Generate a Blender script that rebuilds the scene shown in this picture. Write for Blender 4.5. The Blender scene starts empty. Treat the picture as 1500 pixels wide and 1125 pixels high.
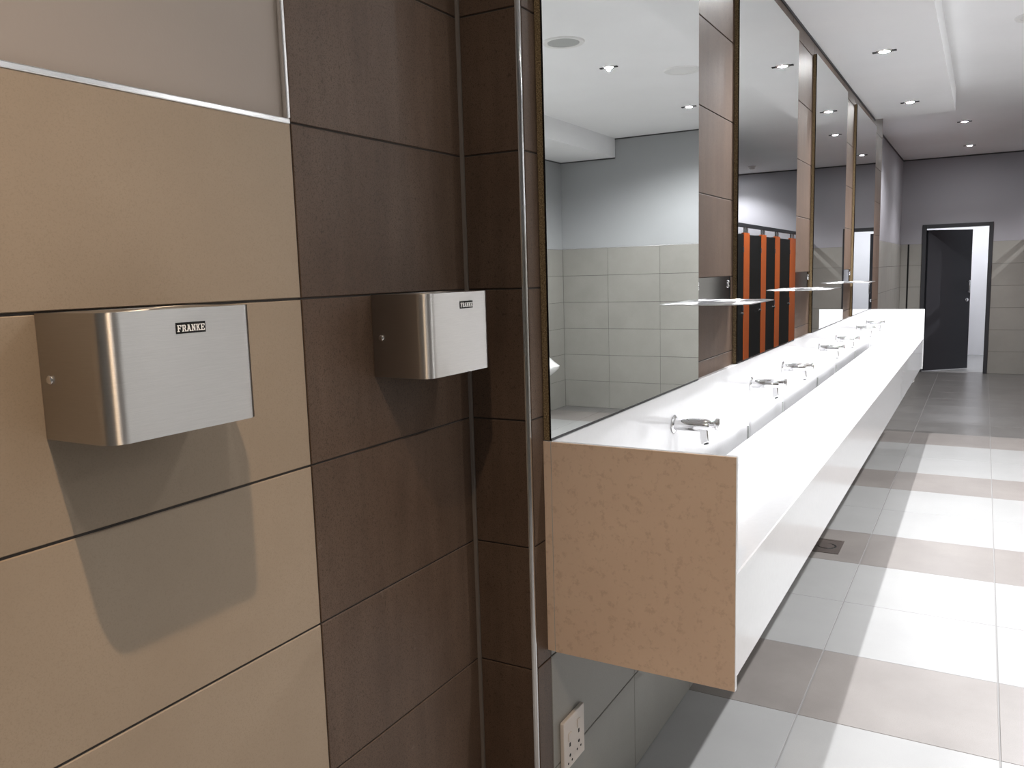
import bpy, bmesh, math, random
from mathutils import Vector, Matrix

S = bpy.context.scene
C = S.collection
random.seed(7)

# ------------------------------------------------------------------ camera
cam_d = bpy.data.cameras.new('camera')
cam = bpy.data.objects.new('camera', cam_d)
C.objects.link(cam)
cam_d.sensor_width = 36.0
cam_d.lens = 28.937
cam_d.clip_start = 0.02
CAM_H = 1.538
_r = Vector((0.8690909, 0.49383702, -0.02839036))
_u = -Vector((0.04041613, -0.12809567, -0.99093796))
_f = Vector((-0.49299853, 0.86006773, -0.13128576))
_m = Matrix((_r, _u, -_f)).transposed().to_4x4()
_m.translation = Vector((0, 0, CAM_H))
cam.matrix_world = _m
S.camera = cam

# ------------------------------------------------------------------ world, exposure
w = bpy.data.worlds.new('world')
S.world = w
w.use_nodes = True
w.node_tree.nodes['Background'].inputs[0].default_value = (0.5, 0.52, 0.55, 1)
w.node_tree.nodes['Background'].inputs[1].default_value = 0.05
vs = S.view_settings
vs.view_transform = 'Standard'
vs.look = 'None'
vs.gamma = 1.0
vs.use_curve_mapping = False
vs.exposure = 0.95
S.cycles.max_bounces = 10
S.cycles.caustics_reflective = False
S.cycles.caustics_refractive = False

COOL = (0.97, 0.97, 1.0)
NEUT = (1.0, 0.98, 0.96)
WARM = (1.0, 0.69, 0.42)
P_SOFFIT = 96.0
P_MAIN = 88.0
P_NEAR = 54.0
P_FAR = 54.0
P_OPP_FILL = 140.0
P_CUB = 66.0
P_CORR = 20.0

# ------------------------------------------------------------------ materials
def new_mat(name):
    m = bpy.data.materials.new(name)
    m.use_nodes = True
    nt = m.node_tree
    return m, nt, nt.nodes['Principled BSDF']

def plain(name, col, rough=0.5, metal=0.0, spec=0.5, coat=0.0, emit=None, estr=0.0):
    m, nt, b = new_mat(name)
    b.inputs['Base Color'].default_value = (*col, 1)
    b.inputs['Roughness'].default_value = rough
    b.inputs['Metallic'].default_value = metal
    b.inputs['Specular IOR Level'].default_value = spec
    b.inputs['Coat Weight'].default_value = coat
    b.inputs['Coat Roughness'].default_value = 0.04
    if emit:
        b.inputs['Emission Color'].default_value = (*emit, 1)
        b.inputs['Emission Strength'].default_value = estr
    return m

def position(nt, scale=(1, 1, 1)):
    g = nt.nodes.new('ShaderNodeNewGeometry')
    mp = nt.nodes.new('ShaderNodeMapping')
    mp.inputs['Scale'].default_value = scale
    nt.links.new(g.outputs['Position'], mp.inputs['Vector'])
    return mp.outputs['Vector']

def noise(nt, vec, scale, detail=4, rough=0.55):
    n = nt.nodes.new('ShaderNodeTexNoise')
    n.inputs['Scale'].default_value = scale
    n.inputs['Detail'].default_value = detail
    n.inputs['Roughness'].default_value = rough
    nt.links.new(vec, n.inputs['Vector'])
    return n.outputs['Fac']

def ramp(nt, fac, stops):
    r = nt.nodes.new('ShaderNodeValToRGB')
    e = r.color_ramp.elements
    while len(e) < len(stops):
        e.new(0.5)
    for el, (p, c) in zip(e, stops):
        el.position = p
        el.color = (*c, 1)
    nt.links.new(fac, r.inputs['Fac'])
    return r.outputs['Color']

def mix(nt, a, b, fac, mode='MIX'):
    n = nt.nodes.new('ShaderNodeMix')
    n.data_type = 'RGBA'
    n.blend_type = mode
    for sock, v in ((n.inputs[0], fac), (n.inputs[6], a), (n.inputs[7], b)):
        if hasattr(v, 'is_output'):
            nt.links.new(v, sock)
        elif isinstance(v, tuple):
            sock.default_value = (*v, 1)
        else:
            sock.default_value = v
    return n.outputs[2]

def bump(nt, b, h, strength, dist=0.002):
    n = nt.nodes.new('ShaderNodeBump')
    n.inputs['Strength'].default_value = strength
    n.inputs['Distance'].default_value = dist
    nt.links.new(h, n.inputs['Height'])
    nt.links.new(n.outputs['Normal'], b.inputs['Normal'])

def tile_mat(name, c_lo, c_hi, rough=0.45, speck=0.5, spec=0.35, pits=None, tint=0.06, holes=False):
    m, nt, b = new_mat(name)
    v = position(nt)
    big = noise(nt, v, 3.2, 5, 0.6)
    fine = noise(nt, v, 420, 3, 0.7)
    base = ramp(nt, big, [(0.3, c_lo), (0.7, c_hi)])
    dk = tuple(x * (1 - speck) for x in c_lo)
    fm = ramp(nt, fine, [(0.34, (0.9, 0.9, 0.9)), (0.5, (0, 0, 0))])
    col = mix(nt, base, dk, fm)
    oi = nt.nodes.new('ShaderNodeObjectInfo')
    tr = ramp(nt, oi.outputs['Random'], [(0, (1 - tint,) * 3), (1, (1 + tint,) * 3)])
    col = mix(nt, col, tr, 1.0, 'MULTIPLY')
    if pits:
        pn = noise(nt, v, 26, 5, 0.7)
        pm = ramp(nt, pn, [(0.66, (0, 0, 0)), (0.74, (0.55, 0.55, 0.55))])
        col = mix(nt, col, pits, pm)
    if holes:
        v2 = position(nt, (1, 1, 0.55))
        hm = ramp(nt, noise(nt, v2, 165, 2, 0.5), [(0.64, (0, 0, 0)), (0.70, (0.65, 0.65, 0.65))])
        col = mix(nt, col, dk, hm)
        st = ramp(nt, noise(nt, position(nt, (1, 1, 0.12)), 22, 4, 0.6), [(0.35, (0.9, 0.9, 0.9)), (0.65, (1.1, 1.1, 1.1))])
        col = mix(nt, col, st, 1.0, 'MULTIPLY')
    nt.links.new(col, b.inputs['Base Color'])
    b.inputs['Roughness'].default_value = rough
    b.inputs['Specular IOR Level'].default_value = spec
    bump(nt, b, fine, 0.03)
    return m

M = {}
M['tile_beige'] = tile_mat('tile_beige', (0.315, 0.246, 0.178), (0.355, 0.28, 0.205), 0.5, 0.06, tint=0.03)
M['tile_brown'] = tile_mat('tile_brown', (0.088, 0.055, 0.037), (0.116, 0.078, 0.056), 0.45, 0.5, spec=0.28, pits=(0.155, 0.115, 0.09), holes=True)
M['tile_grey'] = tile_mat('tile_grey', (0.265, 0.258, 0.234), (0.305, 0.297, 0.27), 0.42, 0.06, tint=0.03)
M['floor_white'] = tile_mat('floor_white', (0.285, 0.285, 0.28), (0.315, 0.315, 0.31), 0.33, 0.05, 0.4, tint=0.02)
M['floor_taupe'] = tile_mat('floor_taupe', (0.185, 0.168, 0.157), (0.235, 0.215, 0.20), 0.36, 0.12, 0.4, pits=(0.20, 0.14, 0.115), tint=0.05)
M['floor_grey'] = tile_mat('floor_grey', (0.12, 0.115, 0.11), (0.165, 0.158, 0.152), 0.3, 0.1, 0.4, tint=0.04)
M['grout_dark'] = plain('grout_dark', (0.05, 0.043, 0.038), 0.9)
M['grout_mid'] = plain('grout_mid', (0.045, 0.042, 0.04), 0.9)
M['grout_light'] = plain('grout_light', (0.25, 0.245, 0.24), 0.9)
M['silicone'] = plain('silicone', (0.17, 0.145, 0.125), 0.6)

def paint_mat(name, col):
    m, nt, b = new_mat(name)
    v = position(nt)
    n = noise(nt, v, 1.6, 4)
    c = ramp(nt, n, [(0.3, tuple(x * 0.96 for x in col)), (0.7, col)])
    nt.links.new(c, b.inputs['Base Color'])
    b.inputs['Roughness'].default_value = 0.7
    b.inputs['Specular IOR Level'].default_value = 0.25
    bump(nt, b, noise(nt, v, 240, 2), 0.06)
    return m
M['paint_grey'] = paint_mat('paint_grey', (0.37, 0.38, 0.385))
M['paint_warm_lit'] = paint_mat('paint_warm_lit', (0.36, 0.315, 0.285))  # grey paint with the warm lamp's tint put into its colour
M['paint_far'] = paint_mat('paint_far', (0.33, 0.325, 0.35))
M['paint_white'] = paint_mat('paint_white', (0.80, 0.80, 0.81))
M['ceiling'] = paint_mat('ceiling', (0.93, 0.935, 0.945))
M['shadow_gap'] = plain('shadow_gap', (0.06, 0.06, 0.065), 0.8)

def quartz(name, col):
    m, nt, b = new_mat(name)
    v = position(nt)
    n = noise(nt, v, 60, 4)
    c = ramp(nt, n, [(0.3, tuple(x * 0.97 for x in col)), (0.7, col)])
    nt.links.new(c, b.inputs['Base Color'])
    b.inputs['Roughness'].default_value = 0.16
    b.inputs['Specular IOR Level'].default_value = 0.55
    b.inputs['Coat Weight'].default_value = 0.35
    b.inputs['Coat Roughness'].default_value = 0.04
    return m
M['quartz'] = quartz('quartz', (0.66, 0.66, 0.665))

m, nt, b = new_mat('panel_tan')
v = position(nt)
n1 = noise(nt, v, 44, 8, 0.72)
n2 = noise(nt, v, 5, 3)
base = ramp(nt, n2, [(0.3, (0.68, 0.515, 0.39)), (0.7, (0.73, 0.56, 0.425))])
msk = ramp(nt, n1, [(0.53, (0, 0, 0)), (0.62, (0.42, 0.42, 0.42))])
nt.links.new(mix(nt, base, (0.48, 0.335, 0.235), msk), b.inputs['Base Color'])
b.inputs['Roughness'].default_value = 0.4
M['panel_tan'] = m

def steel(name, col, rough, axis_scale):
    m, nt, b = new_mat(name)
    tc = nt.nodes.new('ShaderNodeTexCoord')
    mp = nt.nodes.new('ShaderNodeMapping')
    mp.inputs['Scale'].default_value = axis_scale
    nt.links.new(tc.outputs['Object'], mp.inputs['Vector'])
    n = noise(nt, mp.outputs['Vector'], 1.0, 3, 0.6)
    c = ramp(nt, n, [(0.25, tuple(x * 0.9 for x in col)), (0.75, col)])
    nt.links.new(c, b.inputs['Base Color'])
    b.inputs['Metallic'].default_value = 1
    b.inputs['Roughness'].default_value = rough
    b.inputs['Anisotropic'].default_value = 1.0
    b.inputs['Anisotropic Rotation'].default_value = 0.25
    tg = nt.nodes.new('ShaderNodeTangent')
    tg.direction_type = 'RADIAL'
    tg.axis = 'Z'
    nt.links.new(tg.outputs['Tangent'], b.inputs['Tangent'])
    bump(nt, b, n, 0.25, 0.0006)
    return m
M['steel'] = steel('steel', (0.555, 0.535, 0.51), 0.37, (25, 25, 1400))
M['steel_shelf'] = steel('steel_shelf', (0.62, 0.62, 0.62), 0.4, (700, 30, 30))
M['steel_plate'] = plain('steel_plate', (0.34, 0.34, 0.35), 0.08, 1)
M['chrome'] = plain('chrome', (0.86, 0.86, 0.87), 0.06, 1)
M['corner_chrome'] = plain('corner_chrome', (0.55, 0.54, 0.53), 0.08, 1)
M['trim_steel'] = plain('trim_steel', (0.84, 0.83, 0.82), 0.22, 1)
M['mirror'] = plain('mirror', (0.86, 0.885, 0.875), 0.0, 1)
M['black'] = plain('black', (0.006, 0.006, 0.006), 0.5, spec=0.25)
M['black_gloss'] = plain('black_gloss', (0.006, 0.006, 0.007), 0.18)
M['label_white'] = plain('label_white', (0.85, 0.85, 0.84), 0.5)
M['door_grey'] = plain('door_grey', (0.030, 0.031, 0.037), 0.5)
M['frame_grey'] = plain('frame_grey', (0.024, 0.025, 0.029), 0.45)
M['orange'] = plain('orange', (0.58, 0.12, 0.022), 0.4, spec=0.25)
M['ceramic'] = plain('ceramic', (0.85, 0.85, 0.84), 0.1, coat=0.5)
M['plastic_cream'] = plain('plastic_cream', (0.66, 0.60, 0.55), 0.4)
M['plastic_white'] = plain('plastic_white', (0.80, 0.80, 0.79), 0.4)
M['vent_grey'] = plain('vent_grey', (0.42, 0.43, 0.42), 0.7)
M['drain_metal'] = tile_mat('drain_metal', (0.045, 0.036, 0.032), (0.12, 0.098, 0.088), 0.4, 0.4, pits=(0.13, 0.07, 0.05))
M['lamp_glow'] = plain('lamp_glow', (1, 1, 1), 0.5, emit=(1, 1, 1), estr=540)
M['lamp_glow_warm'] = plain('lamp_glow_warm', (1, 1, 1), 0.5, emit=(1, 0.85, 0.68), estr=540)
M['tube_glow'] = plain('tube_glow', (1, 1, 1), 0.5, emit=(0.92, 0.93, 1.0), estr=9)

m, nt, b = new_mat('chipboard')
v = position(nt)
n1 = noise(nt, v, 330, 4, 0.75)
c = ramp(nt, n1, [(0.33, (0.045, 0.028, 0.013)), (0.5, (0.17, 0.115, 0.055)), (0.68, (0.40, 0.30, 0.16))])
nt.links.new(c, b.inputs['Base Color'])
b.inputs['Roughness'].default_value = 0.85
M['chipboard'] = m

# ------------------------------------------------------------------ mesh helpers
def add_box(bm, lo, hi, mi=0):
    x0, y0, z0 = lo
    x1, y1, z1 = hi
    vs_ = [bm.verts.new(p) for p in ((x0, y0, z0), (x1, y0, z0), (x1, y1, z0), (x0, y1, z0),
                                     (x0, y0, z1), (x1, y0, z1), (x1, y1, z1), (x0, y1, z1))]
    fs = []
    for idx in ((3, 2, 1, 0), (4, 5, 6, 7), (0, 1, 5, 4), (1, 2, 6, 5), (2, 3, 7, 6), (3, 0, 4, 7)):
        f = bm.faces.new([vs_[i] for i in idx])
        f.material_index = mi
        fs.append(f)
    return fs

def add_prism(bm, pts, axis, a, b_, mi=0):
    """pts: polygon in the two other axes (in cyclic order), extruded from a to b_ along axis."""
    def P(p, t):
        if axis == 'x': return (t, p[0], p[1])
        if axis == 'y': return (p[0], t, p[1])
        return (p[0], p[1], t)
    A = [bm.verts.new(P(p, a)) for p in pts]
    B = [bm.verts.new(P(p, b_)) for p in pts]
    n = len(pts)
    fs = [bm.faces.new(A[::-1]), bm.faces.new(B)]
    for i in range(n):
        fs.append(bm.faces.new((A[i], A[(i + 1) % n], B[(i + 1) % n], B[i])))
    for f in fs:
        f.material_index = mi
    return fs

def add_lathe(bm, prof, origin, axis, seg=24, mi=0):
    """prof: list of (radius, t) along axis from origin; radius 0 ends close."""
    ax = Vector(axis).normalized()
    t1 = ax.orthogonal().normalized()
    t2 = ax.cross(t1)
    o = Vector(origin)
    rings = []
    for r, t in prof:
        if r <= 1e-6:
            rings.append([bm.verts.new(o + ax * t)])
        else:
            rings.append([bm.verts.new(o + ax * t + (t1 * math.cos(2 * math.pi * k / seg) + t2 * math.sin(2 * math.pi * k / seg)) * r) for k in range(seg)])
    for A, B in zip(rings, rings[1:]):
        for k in range(seg):
            k2 = (k + 1) % seg
            if len(A) == 1 and len(B) == 1:
                continue
            if len(A) == 1:
                f = bm.faces.new((A[0], B[k2], B[k]))
            elif len(B) == 1:
                f = bm.faces.new((A[k], A[k2], B[0]))
            else:
                f = bm.faces.new((A[k], A[k2], B[k2], B[k]))
            f.smooth = True
            f.material_index = mi
    for R_, rev in ((rings[0], True), (rings[-1], False)):
        if len(R_) > 1:
            f = bm.faces.new(R_[::-1] if rev else R_)
            f.material_index = mi

def obj(name, bm, mats, parent=None, loc=(0, 0, 0), smooth=None, bevel=0.0, segs=2):
    bmesh.ops.recalc_face_normals(bm, faces=bm.faces[:])
    me = bpy.data.meshes.new(name)
    bm.to_mesh(me)
    bm.free()
    for mm in (mats if isinstance(mats, (list, tuple)) else [mats]):
        me.materials.append(M[mm] if isinstance(mm, str) else mm)
    o = bpy.data.objects.new(name, me)
    C.objects.link(o)
    o.location = loc
    if parent:
        o.parent = parent
    if smooth:
        for p in me.polygons:
            p.use_smooth = True
        me.set_sharp_from_angle(angle=math.radians(smooth))
    if bevel:
        md = o.modifiers.new('bevel', 'BEVEL')
        md.width = bevel
        md.segments = segs
        md.limit_method = 'ANGLE'
        md.angle_limit = math.radians(40)
    return o

def box(name, lo, hi, mat, parent=None, bevel=0.0):
    bm = bmesh.new()
    add_box(bm, lo, hi)
    return obj(name, bm, mat, parent, bevel=bevel)

def thing(name, label, cat, loc=(0, 0, 0), group=None, rotz=0.0):
    o = bpy.data.objects.new(name, None)
    C.objects.link(o)
    o.location = loc
    o.rotation_euler = (0, 0, rotz)
    o.empty_display_size = 0.1
    o['label'] = label
    o['category'] = cat
    if group:
        o['group'] = group
    return o

def struct(o, label=None):
    o['kind'] = 'structure'
    if label:
        o['label'] = label
    return o

# ------------------------------------------------------------------ the plan (metres, floor at z = 0)
XL = -1.042          # dryer wall face
XM = -0.885          # vanity wall face
YR = 1.617           # return face
YD = 1.0815          # beige / brown tile boundary
YE = 8.72            # end of the vanity wall
YF = 13.05           # far wall
XO = 2.47            # opposite wall
YW = 8.58            # divider wall (faces the camera)
XW = 0.68            # its free end = cubicle front line
ZT = 1.807           # top of the tiling
ZC = 2.975           # ceiling
ZS = 2.80            # soffit of the bulkhead
YN = -1.6            # wall behind
ROWS = [0.0, 0.307, 0.607, 0.907, 1.207, 1.507, ZT]
ROWS_FULL = ROWS + [2.107, 2.407, 2.707, 2.98]
TH = 0.008           # tile proud of its bed
_tiles = {}

def tile_mesh(du, dv, mat, ch=0.0012):
    key = (round(du, 4), round(dv, 4), mat)
    if key in _tiles:
        return _tiles[key]
    bm = bmesh.new()
    hu, hv = du / 2, dv / 2
    def ring(a, b_, z):
        return [bm.verts.new(p) for p in ((-a, -b_, z), (a, -b_, z), (a, b_, z), (-a, b_, z))]
    r0, r1, r2 = ring(hu, hv, -TH), ring(hu, hv, -ch), ring(hu - ch, hv - ch, 0)
    bm.faces.new(r0[::-1])
    for A, B in ((r0, r1), (r1, r2)):
        for i in range(4):
            bm.faces.new((A[i], A[(i + 1) % 4], B[(i + 1) % 4], B[i]))
    bm.faces.new(r2)
    me = bpy.data.meshes.new('tile')
    bm.to_mesh(me)
    bm.free()
    me.materials.append(M[mat])
    _tiles[key] = me
    return me

ROT = {'+x': Matrix(((0, 0, 1), (1, 0, 0), (0, 1, 0))), '-x': Matrix(((0, 0, -1), (-1, 0, 0), (0, 1, 0))),
       '-y': Matrix(((1, 0, 0), (0, 0, -1), (0, 1, 0))), '+y': Matrix(((-1, 0, 0), (0, 0, 1), (0, 1, 0))),
       '+z': Matrix(((1, 0, 0), (0, 1, 0), (0, 0, 1)))}

def tiles(parent, face, plane, us, vs_, mat, gu=0.0025, gv=0.003):
    """grid of separate tiles; mat is a name or f(i, j)"""
    for i in range(len(us) - 1):
        for j in range(len(vs_) - 1):
            mm = mat(i, j) if callable(mat) else mat
            if mm is None:
                continue
            du, dv = us[i + 1] - us[i] - gu, vs_[j + 1] - vs_[j] - gv
            o = bpy.data.objects.new('tile', tile_mesh(du, dv, mm))
            C.objects.link(o)
            u, v_ = (us[i] + us[i + 1]) / 2, (vs_[j] + vs_[j + 1]) / 2
            if face in ('+x', '-x'):
                p = (plane, u, v_)
            elif face in ('+y', '-y'):
                p = (u, plane, v_)
            else:
                p = (u, v_, plane)
            o.matrix_world = Matrix.Translation(p) @ ROT[face].to_4x4()
            o.parent = parent

def frange(a, b_, st):
    out = [a]
    while out[-1] + st < b_ - 0.06:
        out.append(out[-1] + st)
    return out + [b_]

G = 0.003   # depth of the joints
# ---- floor
bm = bmesh.new()
add_box(bm, (-1.3, YN - 0.15, -0.15), (2.7, YF + 0.16, -G))
floor = struct(obj('floor', bm, 'grout_light'), 'tiled floor with pale tiles crossed by taupe stripes')
fx = [-1.05, -0.502, 0.105, 0.712, 1.319, 1.926, 2.48]
fy0 = 2.797
fy = [fy0 + 0.5492 * k for k in range(-8, 11)]
def fl_mat(i, j):
    return 'floor_taupe' if (j - 8) % 3 == 0 else 'floor_white'
tiles(floor, '+z', 0.0, fx, fy, fl_mat, 0.005, 0.0016)
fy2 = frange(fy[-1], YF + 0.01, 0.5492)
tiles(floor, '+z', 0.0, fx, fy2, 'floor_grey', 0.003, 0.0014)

# ---- dryer wall
bm = bmesh.new()
add_box(bm, (XL - 0.2, YN, 0), (XL - G, YD, ZT - 0.004), 0)
add_box(bm, (XL - 0.2, YN, ZT - 0.004), (XL - 0.011, YD - 0.004, ZC + 0.1), 1)
add_box(bm, (XL - 0.2, YD - 0.004, 0), (XL - G, YR + 0.1, ZC + 0.1), 0)
wl = struct(obj('wall_left', bm, ['grout_dark', 'paint_warm_lit']), 'beige tiled wall with plaster above and a brown tile column')
tiles(wl, '+x', XL, [-1.32, -0.72, -0.12, 0.48, YD], ROWS, 'tile_beige', 0.003, 0.0042)
tiles(wl, '+x', XL, [YD, YR - 0.004], ROWS_FULL, 'tile_brown', 0.003, 0.0035)
# edge trims of the tiling
bm = bmesh.new()
add_box(bm, (XL - 0.010, YN, ZT - 0.003), (XL + 0.0015, YD - 0.001, ZT + 0.0065))
struct(obj('trim_1', bm, 'trim_steel', bevel=0.002), 'bright metal edge strip on top of the beige tiles')
bm = bmesh.new()
add_box(bm, (XL - 0.010, YD - 0.0075, ZT + 0.0065), (XL + 0.0015, YD + 0.0005, ZC))
struct(obj('trim_2', bm, 'trim_steel', bevel=0.002), 'upright metal edge strip beside the brown tile column')
# ---- return face with corner profile
bm = bmesh.new()
add_box(bm, (XL - 0.2, YR + G, 0), (XM - 0.004, YR + 0.12, ZC + 0.1), 0)
wr = struct(obj('wall_return', bm, 'grout_dark'), 'narrow brown tiled return between dryer wall and mirror wall')
tiles(wr, '-y', YR, [XL + 0.006, XM - 0.0085], ROWS_FULL, 'tile_brown', 0.002, 0.0035)
box('trim_3', (XL - 0.001, YR - 0.0055, 0), (XL + 0.006, YR + 0.003, ZC), 'silicone')['kind'] = 'structure'
bm = bmesh.new()
pts = [(XM - 0.0090, YR + 0.004), (XM - 0.0090, YR - 0.0005)]
for k in range(7):
    a = -math.pi / 2 + k * math.pi / 12
    pts.append((XM - 0.0082 + 0.0085 * math.cos(a), YR + 0.0082 + 0.0085 * math.sin(a)))
pts += [(XM - 0.004, YR + 0.0115)]
add_prism(bm, pts, 'z', 0.0, ZC)
struct(obj('trim_4', bm, 'corner_chrome', smooth=40), 'rounded chrome corner profile')
# ---- vanity wall
bm = bmesh.new()
add_box(bm, (XL - 0.2, YR + 0.012, 0), (XM - G, YE, ZC + 0.1), 0)
wv = struct(obj('wall_vanity', bm, 'grout_dark'), 'brown tiled wall carrying the mirrors')
ycol = [YR + 0.012, 1.70, 2.25, 2.80, 3.405, 3.955, 4.50, 5.105, 5.66, 6.22, 6.83, 7.39, 7.94, YE]
def wv_mat(i, j):
    return 'tile_grey' if (i > 0 and j < 3) else 'tile_brown_vanity'
M['tile_brown_vanity'] = M['tile_brown']  # second key for the same brown tile, colour unchanged
tiles(wv, '+x', XM, ycol, ROWS_FULL, wv_mat, 0.0025, 0.0035)
# ---- wall beyond the vanity
bm = bmesh.new()
add_box(bm, (XL - 0.2, YE, 0), (XL - G, YF + 0.15, ZT), 0)
add_box(bm, (XL - 0.2, YE, ZT), (XL - 0.006, YF + 0.15, ZC + 0.1), 1)
wfl = struct(obj('wall_far_left', bm, ['grout_mid', 'paint_far']), 'wall beyond the washbasin, tiled below and painted above')
tiles(wfl, '+x', XL, frange(YE, YF, 0.6), ROWS, 'tile_grey')
# ---- far wall with door opening
DX0, DX1, DZ = -0.755, 0.072, 2.04
bm = bmesh.new()
add_box(bm, (XL - 0.2, YF + G, 0), (DX0, YF + 0.15, ZT), 0)
add_box(bm, (DX1, YF + G, 0), (XO + 0.2, YF + 0.15, ZT), 0)
add_box(bm, (XL - 0.2, YF + 0.006, ZT), (DX0, YF + 0.15, ZC + 0.1), 1)
add_box(bm, (DX1, YF + 0.006, ZT), (XO + 0.2, YF + 0.15, ZC + 0.1), 1)
add_box(bm, (DX0, YF + 0.006, DZ), (DX1, YF + 0.15, ZC + 0.1), 1)
wf = struct(obj('wall_far', bm, ['grout_mid', 'paint_far']), 'far wall with a dark door, tiled below and painted above')
tiles(wf, '-y', YF, [XL, -0.955], ROWS, 'tile_grey')
tiles(wf, '-y', YF, [-0.935, DX0], ROWS, 'tile_grey')
tiles(wf, '-y', YF, [DX1, 0.585, 1.185, 1.785, XO], ROWS, 'tile_grey')
box('trim_5', (-0.953, YF - 0.003, 0), (-0.937, YF + 0.004, ZT), 'black')['kind'] = 'structure'
# ---- opposite wall
bm = bmesh.new()
add_box(bm, (XO + G, YN, 0), (XO + 0.2, YF, ZT), 0)
add_box(bm, (XO + 0.006, YN, ZT), (XO + 0.2, YF, ZC + 0.1), 1)
wo = struct(obj('wall_opposite', bm, ['grout_mid', 'paint_grey']), 'wall opposite the mirrors, tiled below and painted above')
tiles(wo, '-x', XO, frange(YN, YW, 0.6), ROWS, 'tile_grey')
# ---- divider wall
bm = bmesh.new()
add_box(bm, (XW, YW + G, 0), (XO + 0.05, YW + 0.12, ZT), 0)
add_box(bm, (XW, YW + 0.006, ZT), (XO + 0.05, YW + 0.12, ZC + 0.1), 1)
wd = struct(obj('wall_divider', bm, ['grout_mid', 'paint_grey']), 'cross wall in front of the cubicles, seen in the first mirror')
tiles(wd, '-y', YW, [XW, 1.31, 1.915, XO], ROWS, 'tile_grey')
struct(box('trim_6', (XW, YW - 0.002, ZT - 0.001), (XO, YW + 0.008, ZT + 0.006), 'trim_steel'))
# ---- wall behind the camera
bm = bmesh.new()
add_box(bm, (XL - 0.2, YN - 0.15, 0), (XO + 0.2, YN, ZT), 0)
add_box(bm, (XL - 0.2, YN - 0.15, ZT), (XO + 0.2, YN, ZC + 0.1), 1)
struct(obj('wall_near', bm, ['tile_grey', 'paint_grey']), 'wall behind the viewer')
# ---- ceiling with bulkheads
bm = bmesh.new()
add_box(bm, (-1.3, YN - 0.15, ZC), (2.7, YF + 0.16, ZC + 0.15))
struct(obj('ceiling', bm, 'ceiling'), 'white plaster ceiling')
YB = 8.08
bm = bmesh.new()
add_box(bm, (XM - 0.001, YR + 0.012, ZS), (-0.264, YB, ZC + 0.01))
struct(obj('ceiling_bulkhead', bm, 'ceiling'), 'lowered white plaster bulkhead above the mirrors')
bm = bmesh.new()
add_box(bm, (1.815, YN, 2.775), (XO + 0.008, YW + 0.008, ZC + 0.01))
struct(obj('ceiling_bulkhead', bm, 'ceiling'), 'lowered white plaster bulkhead along the opposite wall')
# dark strips that paint in the shade of the ceiling gap
def shade_strip(n, lo, hi):
    struct(box('trim_%d' % n, lo, hi, 'shadow_gap'), 'dark strip painting the shadow line under the ceiling')
shade_strip(7, (XM - 0.001, YR + 0.02, ZS - 0.014), (XM + 0.004, YB, ZS + 0.002))
shade_strip(8, (XL - 0.008, YE, ZC - 0.016), (XL + 0.001, YF, ZC + 0.001))
shade_strip(9, (XL, YF - 0.001, ZC - 0.016), (XO, YF + 0.008, ZC + 0.001))
shade_strip(10, (XW, YW - 0.001, ZC - 0.012), (1.815, YW + 0.008, ZC + 0.001))
shade_strip(11, (1.815, YW - 0.001, 2.763), (XO, YW + 0.008, 2.776))
shade_strip(12, (XO - 0.001, YN, 2.763), (XO + 0.008, YW, 2.776))

# ---- door
door = bpy.data.objects.new('door_1', None)
C.objects.link(door)
door.location = (-0.34, YF, 0)
struct(door, 'dark grey door standing ajar in a black steel frame')
bm = bmesh.new()
fw = 0.05
x0, x1 = DX0 + 0.34 - 0.018, DX1 + 0.34 + 0.016
z1 = 2.068
add_box(bm, (x0, -0.018, 0), (x0 + fw, 0.152, z1))
add_box(bm, (x1 - fw, -0.018, 0), (x1, 0.152, z1))
add_box(bm, (x0 + fw, -0.018, z1 - fw), (x1 - fw, 0.152, z1))
obj('door_frame', bm, 'frame_grey', door, bevel=0.003)
LW = 0.735
leaf_a = math.radians(43)
bm = bmesh.new()
add_box(bm, (0, -0.02, 0.012), (LW, 0.02, 1.995))
leaf = obj('door_leaf', bm, 'door_grey', door, bevel=0.002)
leaf.location = (x0 + fw + 0.012, 0.045, 0)
leaf.rotation_euler = (0, 0, leaf_a)
bm = bmesh.new()
add_lathe(bm, [(0.009, 0), (0.009, 0.045)], (LW - 0.06, -0.02, 1.26), (0, -1, 0), 12)
add_lathe(bm, [(0.009, 0), (0.009, 0.045)], (LW - 0.06, -0.02, 1.12), (0, -1, 0), 12)
add_lathe(bm, [(0.01, 0), (0.01, 0.18)], (LW - 0.06, -0.065, 1.10), (0, 0, 1), 12)
hd = obj('handle', bm, 'chrome', leaf)
hd['label'] = 'chrome pull handle'
bm = bmesh.new()
add_lathe(bm, [(0.026, 0), (0.026, 0.01), (0.018, 0.014), (0.0, 0.014)], (LW - 0.06, -0.02, 1.0), (0, -1, 0), 16)
obj('lock', bm, 'chrome', leaf)
# ---- corridor beyond the door
bm = bmesh.new()
add_box(bm, (-1.9, YF + 0.16, -0.15), (1.5, 15.8, -0.002))
struct(obj('floor_corridor', bm, 'floor_white'), 'pale corridor floor beyond the door')
bm = bmesh.new()
add_box(bm, (-1.9, 15.65, 0), (1.5, 15.8, 2.7))
struct(obj('wall_corridor_far', bm, 'paint_white'), 'white corridor wall seen through the door gap')
bm = bmesh.new()
add_box(bm, (-1.9, YF + 0.152, 0), (-1.75, 15.65, 2.7))
struct(obj('wall_corridor_left', bm, 'paint_white'), 'white corridor side wall')
bm = bmesh.new()
add_box(bm, (1.35, YF + 0.152, 0), (1.5, 15.65, 2.7))
struct(obj('wall_corridor_right', bm, 'paint_white'), 'white corridor side wall')
bm = bmesh.new()
add_box(bm, (-1.9, YF + 0.152, 2.7), (1.5, 15.8, 2.85))
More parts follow.
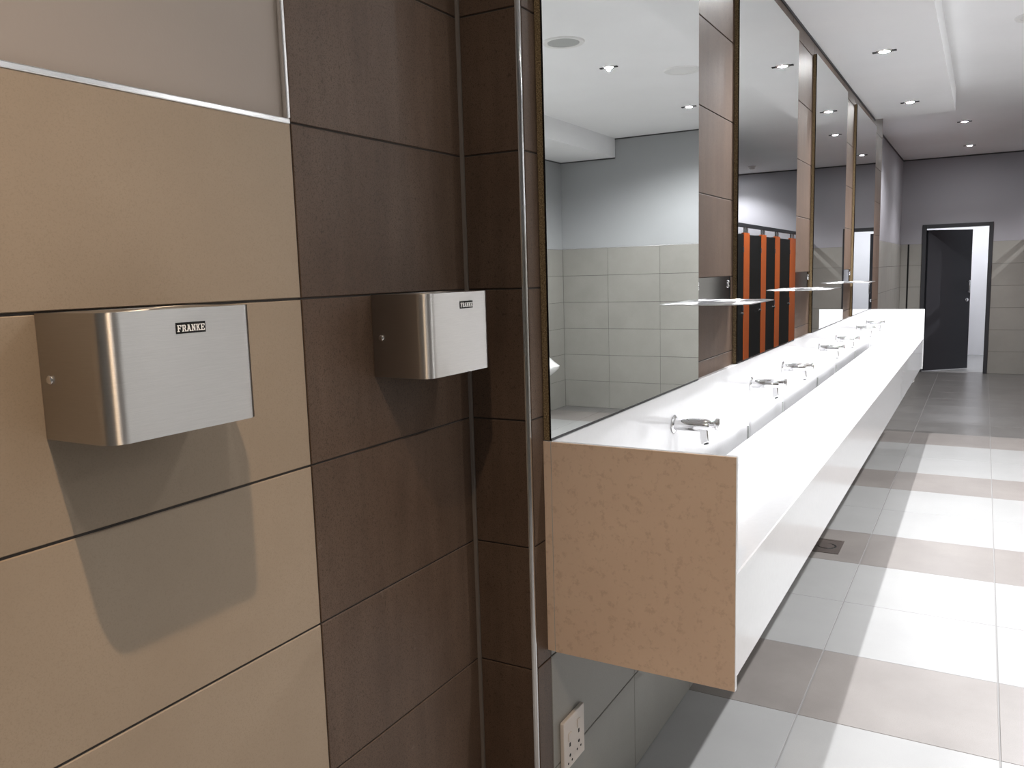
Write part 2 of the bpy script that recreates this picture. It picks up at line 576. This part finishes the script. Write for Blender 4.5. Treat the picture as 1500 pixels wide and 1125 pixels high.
struct(obj('ceiling_corridor', bm, 'ceiling'), 'white corridor ceiling')

# ------------------------------------------------------------------ lamps
def spot(parent, loc, col, power, size, blend, radius=0.011):
    ld = bpy.data.lights.new('beam', 'SPOT')
    ld.energy = power
    ld.color = col
    ld.spot_size = math.radians(size)
    ld.spot_blend = blend
    ld.shadow_soft_size = radius
    lo = bpy.data.objects.new('beam', ld)
    C.objects.link(lo)
    lo.parent = parent
    lo.location = loc
    return lo

def downlight(x, y, z, label, col, power, size=132, blend=0.5, warm=False):
    t = thing('downlight', label, 'downlight', (x, y, z), 'recessed ceiling downlights')
    bm = bmesh.new()
    add_lathe(bm, [(0.030, -0.002), (0.034, -0.007), (0.044, -0.006), (0.047, 0.0), (0.030, 0.0005)], (0, 0, 0), (0, 0, 1), 28)
    obj('trim_ring', bm, 'trim_steel', t, smooth=50)
    bm = bmesh.new()
    add_lathe(bm, [(0.0, -0.009), (0.02, -0.007), (0.029, -0.003), (0.029, -0.0005)], (0, 0, 0), (0, 0, 1), 24)
    obj('lamp', bm, 'lamp_glow_warm' if warm else 'lamp_glow', t, smooth=60)
    for s in (-1, 1):
        bm = bmesh.new()
        add_box(bm, (s * 0.055 - 0.012, -0.012, -0.007), (s * 0.055 + 0.012, 0.012, 0.0))
        obj('clip', bm, 'shadow_gap', t, bevel=0.002)
    spot(t, (0, 0, -0.017), col, power, size, blend)
    return t

ordinal = ['first', 'second', 'third', 'fourth', 'fifth', 'sixth', 'seventh', 'eighth']
for k, (x, y) in enumerate([(-0.57, 3.77), (-0.57, 5.58), (-0.562, 7.41)]):
    downlight(x, y, ZS, 'lit downlight in the lowered bulkhead above the %s mirror from the chrome corner' % ordinal[k + 1], COOL, P_SOFFIT, 116, 0.7)
for k, (x, y) in enumerate([(0.62, 0.2), (0.62, 2.0), (0.62, 3.83), (0.635, 5.63), (0.605, 7.37)]):  # the lamp nearest the camera end is unseen, added as fill
    downlight(x, y, ZC, 'lit downlight in the main ceiling, %s from the cross wall' % ['fifth', 'fourth', 'third', 'second', 'first'][k], COOL, P_MAIN * (0.75, 0.75, 1, 1, 1)[k], (84, 104, 108, 158, 155)[k], (0.8, 1.0, 0.6, 0.45, 0.5)[k])
for k, y in enumerate((1.95, 3.77, 5.58)):  # unseen lamps, added to raise the room's ambient light
    downlight(2.14, y, 2.775, 'added unseen fill downlight in the bulkhead along the opposite wall, %s from the cross wall' % ['third', 'second', 'first'][k], COOL, P_OPP_FILL * (0.35, 1, 0.8)[k], 112, 0.8)
downlight(-0.25, 0.33, ZC, 'warm lit downlight in the ceiling near the hand dryers', WARM, P_NEAR, 94, 1.0, True)
downlight(-0.237, 9.95, ZC, 'lit downlight in the ceiling just past the end of the bulkhead', COOL, P_FAR, 150, 0.5)
downlight(-0.22, 12.0, ZC, 'lit downlight in the ceiling before the dark door', COOL, P_FAR, 112, 0.9)
downlight(1.65, 12.45, ZC, 'lit downlight in the ceiling over the toilet cubicles', COOL, P_CUB, 132, 0.6)
# corridor batten
t = thing('ceiling_lamp', 'lit white batten lamp on the corridor ceiling beyond the door', 'lamp', (-0.1, 14.5, 2.7))
box('lamp_housing', (-0.6, -0.06, -0.035), (0.6, 0.06, 0.0), 'plastic_white', t, bevel=0.004)
box('lamp_tube', (-0.58, -0.045, -0.06), (0.58, 0.045, -0.035), 'tube_glow', t, bevel=0.01)
ld = bpy.data.lights.new('batten_light', 'AREA')
ld.shape = 'RECTANGLE'
ld.size, ld.size_y, ld.energy, ld.color = 1.15, 0.08, P_CORR, (0.92, 0.93, 1.0)
lo = bpy.data.objects.new('batten_light', ld)
C.objects.link(lo)
lo.parent = t
lo.location = (0, 0, -0.066)

# ------------------------------------------------------------------ mirrors
MIR = [(1.688, 2.838), (3.372, 4.545), (5.07, 6.28), (6.785, 7.975)]
MZ0, MZ1 = 1.1505, 2.722
XF = XM + 0.020
for k, (a, b_) in enumerate(MIR):
    t = thing('wall_mirror', 'tall frameless mirror on raw chipboard backing, %s from the chrome corner' % ordinal[k], 'mirror',
              (XM + 0.0005, a, MZ0), 'mirrors above the trough washbasin')
    L = b_ - a
    if k == 3:
        t.rotation_euler = (0, 0, math.radians(-0.26))
    bm = bmesh.new()
    add_box(bm, (0.0, 0.0, 0.0), (0.0145, L, MZ1 - MZ0))
    obj('backing_board', bm, 'chipboard', t)
    bm = bmesh.new()
    fs = add_box(bm, (0.0147, -0.001, -0.0002), (0.0195, L + 0.001, MZ1 - MZ0 + 0.001), 1)
    for f in fs:
        if all(abs(v.co.x - 0.0195) < 1e-5 for v in f.verts):
            f.material_index = 0
    obj('mirror_glass', bm, ['mirror', 'black_gloss'], t)
    bm = bmesh.new()
    add_box(bm, (0.0196, -0.001, -0.0002), (0.0202, L + 0.001, 0.0052))
    obj('edge_strip', bm, 'black_gloss', t)

# ------------------------------------------------------------------ trough washbasin
VY0, VY1 = 1.683, 7.975
VX1 = -0.431
VZ0, VZ1 = 0.630, 1.149
XB = XM + 0.019
t = thing('trough_washbasin', 'long white wall-hung trough washbasin with a tan end panel', 'washbasin', (XM, VY0, VZ0))
def V(x, y, z):
    return (x - XM, y - VY0, z - VZ0)
bm = bmesh.new()
fs = add_box(bm, V(XB + 0.0004, VY0, VZ0), V(VX1, VY0 + 0.014, VZ1), 0)
for f in fs:
    if all(abs(v.co.y) < 1e-5 for v in f.verts):
        f.material_index = 1
e = obj('end_panel', bm, ['quartz', 'panel_tan'], t, bevel=0.0012, segs=1)
e['label'] = 'tan speckled outer end panel with white edges'
bm = bmesh.new()
fs = add_box(bm, V(XM + 0.0002, VY0 + 0.0003, VZ0 + 0.002), V(XB, VY0 + 0.014, VZ1), 0)
for f in fs:
    if all(abs(v.co.y - 0.0003) < 1e-5 for v in f.verts):
        f.material_index = 1
obj('filler_strip', bm, ['quartz', 'panel_tan'], t)
bm = bmesh.new()
add_box(bm, V(XM + 0.0002, VY1 - 0.014, VZ0 - 0.008), V(VX1 - 0.001, VY1, VZ1 - 0.004))
obj('end_panel', bm, 'quartz', t, bevel=0.0012, segs=1)
ya, yb = VY0 + 0.014, VY1 - 0.014
bm = bmesh.new()
add_box(bm, V(XM + 0.0002, ya, 0.74), V(XB, yb, VZ1))
obj('backsplash', bm, 'quartz', t, bevel=0.0015, segs=1)
# deck slabs, sloping back to the slot
XS = -0.822
cuts = [ya, 3.36, 5.08, 6.76, yb]
for i in range(4):
    bm = bmesh.new()
    prof = [(XS - XM, 0.838 - VZ0), (XS - XM + 0.006, 0.8435 - VZ0), (VX1 - 0.006 - XM, 0.890 - VZ0), (VX1 - 0.003 - XM, 0.887 - VZ0),
            (VX1 - 0.003 - XM, 0.868 - VZ0), (XS - XM + 0.006, 0.818 - VZ0), (XS - XM, 0.822 - VZ0)]
    add_prism(bm, prof, 'y', cuts[i] - VY0 + (0.0004 if i else 0), cuts[i + 1] - VY0 - 0.0004)
    obj('deck_slab', bm, 'quartz', t)
bm = bmesh.new()
add_box(bm, V(VX1 - 0.022, ya, 0.648), V(VX1 - 0.006, yb, 0.8645))
obj('apron', bm, 'quartz', t, bevel=0.0012, segs=1)
bm = bmesh.new()
add_box(bm, V(XB, ya, 0.735), V(VX1 - 0.022, yb, 0.745))
obj('trough_floor', bm, 'quartz', t)
for y in (2.57, 3.56, 4.27, 5.29, 6.02, 7.02):
    bm = bmesh.new()
    add_box(bm, V(XB + 0.0002, y - 0.006, 0.745), V(XB + 0.006, y + 0.006, 0.90 - 0.04))
    obj('seam_strip', bm, 'vent_grey', t)
bm = bmesh.new()
add_box(bm, V(VX1 - 0.05, 7.20, 0.60), V(VX1 - 0.02, 7.26, 0.648))
obj('bracket', bm, 'vent_grey', t, bevel=0.002)

# ------------------------------------------------------------------ taps
def make_tap(label, y):
    t = thing('push_tap', label, 'tap', (XB, y, 1.038), 'chrome push taps over the trough')
    bm = bmesh.new()
    add_lathe(bm, [(0.020, 0.0003), (0.029, 0.0003), (0.030, 0.003), (0.027, 0.006), (0.020, 0.007)], (0, 0, 0), (1, 0, 0), 28)
    obj('flange', bm, 'chrome', t, smooth=40)
    bm = bmesh.new()
    add_lathe(bm, [(0.0195, 0.006), (0.0195, 0.030), (0.0175, 0.116), (0.015, 0.121), (0.0, 0.121)], (0, 0, 0), (1, 0, 0), 28)
    obj('body', bm, 'chrome', t, smooth=40)
    bm = bmesh.new()
    add_lathe(bm, [(0.0, 0.034), (0.009, 0.042), (0.011, 0.06), (0.0115, 0.128), (0.009, 0.131), (0.009, 0.0)][:5], (0, 0, 0.0115), (1, 0, 0), 20)
    obj('valve_sleeve', bm, 'chrome', t, smooth=40)
    bm = bmesh.new()
    add_lathe(bm, [(0.012, 0.119), (0.012, 0.138), (0.0185, 0.140), (0.0195, 0.144), (0.0185, 0.150), (0.0, 0.153)], (0, 0, 0.0075), (1, 0, 0), 24)
    obj('push_button', bm, 'chrome', t, smooth=40)
    bm = bmesh.new()
    add_prism(bm, [(0.090, 0.0), (0.117, 0.0), (0.120, -0.049), (0.098, -0.059), (0.093, -0.053)], 'y', -0.0145, 0.0145)
    sp = obj('spout', bm, 'chrome', t, smooth=30, bevel=0.004, segs=3)
    bm = bmesh.new()
    add_lathe(bm, [(0.0, 0), (0.008, 0), (0.008, 0.004), (0.0, 0.004)], (0.1085, 0, -0.0555), (0.2, 0, -1), 14)
    obj('outlet', bm, 'shadow_gap', sp)
    return t
TAPY = [1.92, 2.57, 3.61, 4.26, 5.31, 5.985, 7.03, 7.68]
for k, y in enumerate(TAPY):
    make_tap('chrome wall push tap over the trough, %s from the tan end panel' % ordinal[k], y)

# ------------------------------------------------------------------ steel shelves between the mirrors
for k, (a, b_) in enumerate([(2.845, 3.325), (4.56, 5.045), (6.295, 6.755)]):
    t = thing('steel_shelf', 'small stainless steel shelf between the %s and %s mirrors from the chrome corner' % (ordinal[k], ordinal[k + 1]),
              'shelf', (XM + 0.0004, (a + b_) / 2, 1.413), 'steel shelves between the mirrors')
    hw = (b_ - a) / 2
    bm = bmesh.new()
    add_box(bm, (0, -hw, 0), (0.0025, hw, 0.095))
    obj('back_plate', bm, 'steel_plate', t)
    bm = bmesh.new()
    add_prism(bm, [(0.0026, -hw), (0.135, -hw + 0.0), (0.185, -hw + 0.06), (0.185, hw - 0.06), (0.135, hw), (0.0026, hw)], 'z', -0.0005, 0.0035)
    obj('shelf_plate', bm, 'steel_shelf', t)
    for s in (-0.42, 0.42):
        for dz in (0.058, 0.074):
            bm = bmesh.new()
            add_lathe(bm, [(0.008, 0), (0.0075, 0.003), (0.004, 0.005), (0, 0.0055)], (0.0025, s * 2 * hw, dz), (1, 0, 0), 14)
            obj('screw', bm, 'chrome', t, smooth=50)

# ------------------------------------------------------------------ hand dryers
GLYPH = {   # slab-serif letters as bars in a 5 x 7 cell: (x0, y0, x1, y1[, slant dx])
    'F': [(0.7, 0, 1.9, 7), (0, 0, 2.7, .9), (0, 6.1, 4.9, 7), (4.0, 4.9, 4.9, 7), (1.5, 3.1, 3.7, 4.0), (3.0, 2.6, 3.7, 4.5)],
    'R': [(0.7, 0, 1.9, 7), (0, 0, 2.5, .9), (0, 6.1, 3.8, 7), (3.4, 3.8, 4.6, 6.5), (1.5, 3.1, 3.9, 4.0), (4.0, 0, 2.6, 3.4, 'd'), (3.4, 0, 5.2, .9)],
    'A': [(0.4, 0, 1.9, 7, 'd'), (3.6, 0, 2.1, 7, 'd'), (-0.2, 0, 1.7, .9), (3.2, 0, 5.2, .9), (1.2, 2.0, 3.8, 2.9), (1.1, 6.1, 3.2, 7)],
    'N': [(0.7, 0, 1.7, 7), (3.6, 0, 4.6, 7), (3.4, 0, 0.7, 7, 'd'), (0, 0, 2.3, .9), (0, 6.1, 1.9, 7), (3.0, 6.1, 5.2, 7)],
    'K': [(0.7, 0, 1.9, 7), (0, 0, 2.5, .9), (0, 6.1, 2.5, 7), (1.4, 3.0, 3.4, 7, 'd'), (3.6, 0, 2.0, 4.0, 'd'), (3.2, 6.1, 5.2, 7), (3.2, 0, 5.3, .9)],
    'E': [(0.7, 0, 1.9, 7), (0, 0, 4.9, .9), (0, 6.1, 4.9, 7), (4.0, 4.9, 4.9, 7), (4.0, 0, 4.9, 2.1), (1.5, 3.1, 3.6, 4.0), (2.9, 2.6, 3.6, 4.5)],
}
def lettering(bm, word, w, h, x):
    cell = w / (len(word) * 5.6)
    ch = h / 7
    for i, c in enumerate(word):
        u0 = -w / 2 + i * 5.6 * cell + 0.2 * cell
        for n, g in enumerate(GLYPH[c]):
            if len(g) == 5:
                a, y0, b_, y1 = g[:4]
                q = [(a, y0), (a + 1.2, y0), (b_ + 1.2, y1), (b_, y1)]
            else:
                q = [(g[0], g[1]), (g[2], g[1]), (g[2], g[3]), (g[0], g[3])]
            q = [(u0 + p[0] * cell, -h / 2 + p[1] * ch) for p in q]
            add_prism(bm, q, 'x', x, x + 0.0003 + n * 0.00001)

def rounded_profile(d, w, r, seg=8):
    pts = [(0.0, 0.0)]
    for k in range(seg + 1):
        a = -math.pi / 2 + k * math.pi / 2 / seg
        pts.append((d - r + r * math.cos(a), r + r * math.sin(a)))
    for k in range(seg + 1):
        a = k * math.pi / 2 / seg
        pts.append((d - r + r * math.cos(a), w - r + r * math.sin(a)))
    pts.append((0.0, w))
    return pts

def make_dryer(label, y, D, W, lab_c):
    t = thing('hand_dryer', label, 'hand dryer', (XL + 0.0005, y, 1.345), 'steel hand dryers')
    H = 0.162
    bm = bmesh.new()
    add_box(bm, (0, 0.004, 0.004), (0.004, W - 0.004, H - 0.004))
    obj('back_plate', bm, 'black', t)
    # folded sheet cover: outer skin, inner skin, open underneath
    bm = bmesh.new()
    out = rounded_profile(D, W, 0.026)
    inn = [(max(0.0, px - 0.0016) if 0 < i < len(out) - 1 else px, min(max(py, 0.0016), W - 0.0016)) for i, (px, py) in enumerate(out)]
    o0 = [bm.verts.new((p[0] + 0.0005, p[1], 0)) for p in out]
    o1 = [bm.verts.new((p[0] + 0.0005, p[1], H)) for p in out]
    i0 = [bm.verts.new((p[0] + 0.0005, p[1], 0)) for p in inn]
    i1 = [bm.verts.new((p[0] + 0.0005, p[1], H - 0.002)) for p in inn]
    n = len(out)
    for k in range(n - 1):
        bm.faces.new((o0[k], o0[k + 1], o1[k + 1], o1[k]))
        bm.faces.new((i0[k + 1], i0[k], i1[k], i1[k + 1]))
        bm.faces.new((o0[k + 1], o0[k], i0[k], i0[k + 1]))
    bm.faces.new(o1)
    bm.faces.new(i1[::-1])
    obj('cover', bm, 'steel', t, smooth=30)
    # base insert and outlet
    bm = bmesh.new()
    add_box(bm, (0.004, 0.006, 0.006), (D - 0.03, W - 0.006, 0.010))
    add_box(bm, (D - 0.03, 0.03, 0.006), (D - 0.006, W - 0.03, 0.010))
    obj('base_insert', bm, 'black', t)
    bm = bmesh.new()
    add_lathe(bm, [(0.022, 0.006), (0.022, -0.003), (0.018, -0.003), (0.018, 0.004), (0.0, 0.004)], (D * 0.62, W * 0.52, 0), (0, 0, 1), 20)
    obj('air_outlet', bm, 'black', t, smooth=40)
    bm = bmesh.new()
    add_box(bm, (0.004, W - 0.0005, 0.002), (D - 0.03, W + 0.0012, H - 0.002))
    obj('side_gap', bm, 'black', t)  # black strip stands in for the dark gap at the side plate
    for dy in (0.0,):
        bm = bmesh.new()
        add_lathe(bm, [(0.0065, 0), (0.0065, 0.002), (0.0045, 0.0035), (0.0, 0.0035)], (0.022, 0.0, 0.078), (0, -1, 0), 6)
        obj('bolt', bm, 'chrome', t)
    bm = bmesh.new()
    lw, lh = 0.047, 0.0145
    for s in range(3):
        add_box(bm, (D + 0.0005, lab_c - lw / 2 + s * lw / 3 + (0.00025 if s else 0), 0.1365 - lh / 2), (D + 0.0012, lab_c - lw / 2 + (s + 1) * lw / 3 - 0.00025, 0.1365 + lh / 2))
    pl = obj('name_plate', bm, 'black', t)
    pl['label'] = 'black name plate with white slab letters'
    bm = bmesh.new()
    lettering(bm, 'FRANKE', 0.0445, 0.0088, D + 0.0012)
    for v_ in bm.verts:
        v_.co.y += lab_c
        v_.co.z += 0.1362
    obj('lettering', bm, 'label_white', pl)
    return t
make_dryer('brushed steel hand dryer on the beige tile wall', 0.6075, 0.1335, 0.2405, 0.1275)
make_dryer('brushed steel hand dryer on the dark brown tile column by the corner', 1.271, 0.1335, 0.232, 0.1355)

# ------------------------------------------------------------------ socket outlet
t = thing('socket_outlet', 'cream double socket outlet on the grey tiles under the washbasin', 'socket', (XM + 0.0004, 1.736, 0.278))
bm = bmesh.new()
add_box(bm, (0, 0, 0), (0.011, 0.122, 0.135))
obj('face_plate', bm, 'plastic_cream', t, bevel=0.002)
for cy, cz in ((0.034, 0.062), (0.087, 0.074)):
    bm = bmesh.new()
    add_lathe(bm, [(0.0, 0.0), (0.0045, 0.0), (0.0045, 0.0008), (0, 0.0008)], (0.0108, cy, cz - 0.028), (1, 0, 0), 10)
    add_lathe(bm, [(0.0, 0.0), (0.0032, 0.0), (0.0032, 0.0008), (0, 0.0008)], (0.0108, cy - 0.011, cz - 0.046), (1, 0, 0), 10)
    add_lathe(bm, [(0.0, 0.0), (0.0032, 0.0), (0.0032, 0.0008), (0, 0.0008)], (0.0108, cy + 0.011, cz - 0.046), (1, 0, 0), 10)
    obj('socket_holes', bm, 'black', t)
    bm = bmesh.new()
    add_box(bm, (0.0108, cy - 0.009, cz + 0.012), (0.0135, cy + 0.009, cz + 0.034))
    sw = obj('switch', bm, 'plastic_cream', t, bevel=0.0015)
    bm = bmesh.new()
    add_box(bm, (0.0108, cy - 0.003, cz - 0.004), (0.0118, cy + 0.003, cz + 0.006))
    obj('indicator', bm, 'black', t)

# ------------------------------------------------------------------ floor drain
t = thing('floor_drain', 'small square floor drain in a taupe tile under the washbasin', 'drain', (-0.715, 4.67, 0))
bm = bmesh.new()
a, c = 0.095, 0.082
add_box(bm, (-a, -0.12, 0), (a, -0.104, 0.003)); add_box(bm, (-a, 0.104, 0), (a, 0.12, 0.003))
add_box(bm, (-a, -0.104, 0), (-c, 0.104, 0.003)); add_box(bm, (c, -0.104, 0), (a, 0.104, 0.003))
obj('drain_frame', bm, 'drain_metal', t)
box('drain_plate', (-c, -0.104, 0.0002), (c, 0.104, 0.0012), 'drain_metal', t)
bm = bmesh.new()
add_lathe(bm, [(0.050, 0.0), (0.050, 0.0016), (0.040, 0.0016), (0.040, 0.0)], (0.02, 0, 0.0006), (0, 0, 1), 28)
obj('grate_gap', bm, 'black', t)
bm = bmesh.new()
add_lathe(bm, [(0.043, 0.0), (0.041, 0.004), (0.0, 0.0045)], (0.013, -0.004, 0.001), (0, 0, 1), 28)
obj('grate', bm, 'drain_metal', t, smooth=40)

# ------------------------------------------------------------------ ceiling fittings seen in the mirrors
for (x, y, mm, lab) in ((0.62, 4.87, 'vent_grey', 'round ceiling vent with a grey mesh centre'), (0.23, 6.03, 'plastic_white', 'round white closed ceiling vent')):
    t = thing('ceiling_vent', lab, 'vent', (x, y, ZC), 'round ceiling vents')
    bm = bmesh.new()
    add_lathe(bm, [(0.10, 0.0), (0.102, -0.006), (0.128, -0.008), (0.135, 0.0)], (0, 0, 0), (0, 0, 1), 40)
    obj('vent_ring', bm, 'plastic_white', t, smooth=40)
    bm = bmesh.new()
    add_lathe(bm, [(0.0, -0.004), (0.10, -0.003), (0.10, 0.0), (0, 0)], (0, 0, 0), (0, 0, 1), 40)
    obj('vent_mesh', bm, mm, t, smooth=40)
t = thing('smoke_detector', 'small white smoke detector on the ceiling over the cubicles', 'smoke detector', (1.2, 12.15, ZC))
bm = bmesh.new()
add_lathe(bm, [(0.055, 0), (0.055, -0.012), (0.04, -0.02), (0.036, -0.04), (0.022, -0.05), (0, -0.05)], (0, 0, 0), (0, 0, 1), 28)
obj('housing', bm, 'plastic_white', t, smooth=40)
bm = bmesh.new()
add_lathe(bm, [(0.037, -0.026), (0.038, -0.033), (0.036, -0.035)], (0, 0, 0), (0, 0, 1), 28)
obj('sensor_ring', bm, 'shadow_gap', t)

# ------------------------------------------------------------------ toilet cubicles
CX = XW
t = thing('toilet_cubicle_front', 'row of black cubicle doors with orange posts, seen in the second mirror', 'cubicles', (CX, YW + 0.12, 0))
y0 = YW + 0.12
posts = [(9.66, 9.92), (10.52, 10.78), (11.31, 11.59), (12.27, 12.66)]
edges = [y0 + 0.01] + [v_ for p in posts for v_ in p] + [YF - 0.01]
for (a, b_) in posts:
    box('post', (0, a - y0, 0.0), (0.03, b_ - y0, 1.945), 'orange', t, bevel=0.002)
    for s in (0.28, 0.72):
        yy = a + (b_ - a) * s - y0
        box('rail_bracket', (0.005, yy - 0.02, 1.945), (0.025, yy + 0.02, 2.005), 'trim_steel', t)
for i in range(0, len(edges), 2):
    a, b_ = edges[i] + 0.004 - y0, edges[i + 1] - 0.004 - y0
    d = box('cubicle_door', (0.003, a, 0.15), (0.027, b_, 1.925), 'black', t, bevel=0.002)
    bm = bmesh.new()
    add_lathe(bm, [(0.016, 0), (0.018, 0.02), (0.0, 0.024)], (0.003, b_ - 0.07, 1.02), (-1, 0, 0), 14)
    obj('knob', bm, 'trim_steel', d, smooth=40)
    for hz in (0.35, 1.05, 1.72):
        box('hinge', (-0.004, b_ - 0.03, hz), (0.003, b_ - 0.008, hz + 0.06), 'shadow_gap', d)
box('head_rail', (0.0, 0.0, 2.005), (0.03, YF - y0 - 0.001, 2.05), 'frame_grey', t, bevel=0.004)
for (a, b_) in posts[:3]:
    yy = (a + b_) / 2 - y0
    box('partition', (0.031, yy - 0.01, 0.15), (XO - CX - 0.01, yy + 0.01, 1.94), 'black_gloss', t)

# ------------------------------------------------------------------ urinal
t = thing('wall_urinal', 'white ceramic urinal on the opposite wall near the cross wall', 'urinal', (XO - 0.0005, 7.69, 0.36))
bm = bmesh.new()
secs = [(0.0, 0.09, 0.10), (0.06, 0.19, 0.13), (0.14, 0.30, 0.165), (0.19, 0.355, 0.178), (0.215, 0.362, 0.18), (0.26, 0.29, 0.178),
        (0.32, 0.215, 0.172), (0.40, 0.15, 0.165), (0.50, 0.11, 0.15), (0.58, 0.085, 0.12), (0.60, 0.05, 0.08)]
rings = []
N = 18
for z, d, hw in secs:
    rg = []
    for k in range(N + 1):
        a = math.pi * k / N
        rg.append(bm.verts.new((-d * math.sin(a) ** 0.8, -hw * math.cos(a), z)))
    rings.append(rg)
for A, B in zip(rings, rings[1:]):
    for k in range(N):
        bm.faces.new((A[k], A[k + 1], B[k + 1], B[k]))
bm.faces.new(rings[0][::-1])
bm.faces.new(rings[-1])
for A, B in zip(rings, rings[1:]):
    bm.faces.new((A[N], A[0], B[0], B[N]))
obj('bowl', bm, 'ceramic', t, smooth=60)
bm = bmesh.new()
add_lathe(bm, [(0.014, 0), (0.014, 0.28), (0.022, 0.285), (0.022, 0.33), (0, 0.335)], (-0.03, 0, 0.59), (0, 0, 1), 16)
obj('flush_valve', bm, 'chrome', t, smooth=40)
bm = bmesh.new()
add_lathe(bm, [(0.024, 0), (0.024, 0.06), (0.018, 0.065), (0.018, 0.13)], (-0.06, 0, 0.005), (0, 0, -1), 16)
obj('waste_trap', bm, 'chrome', t, smooth=40)
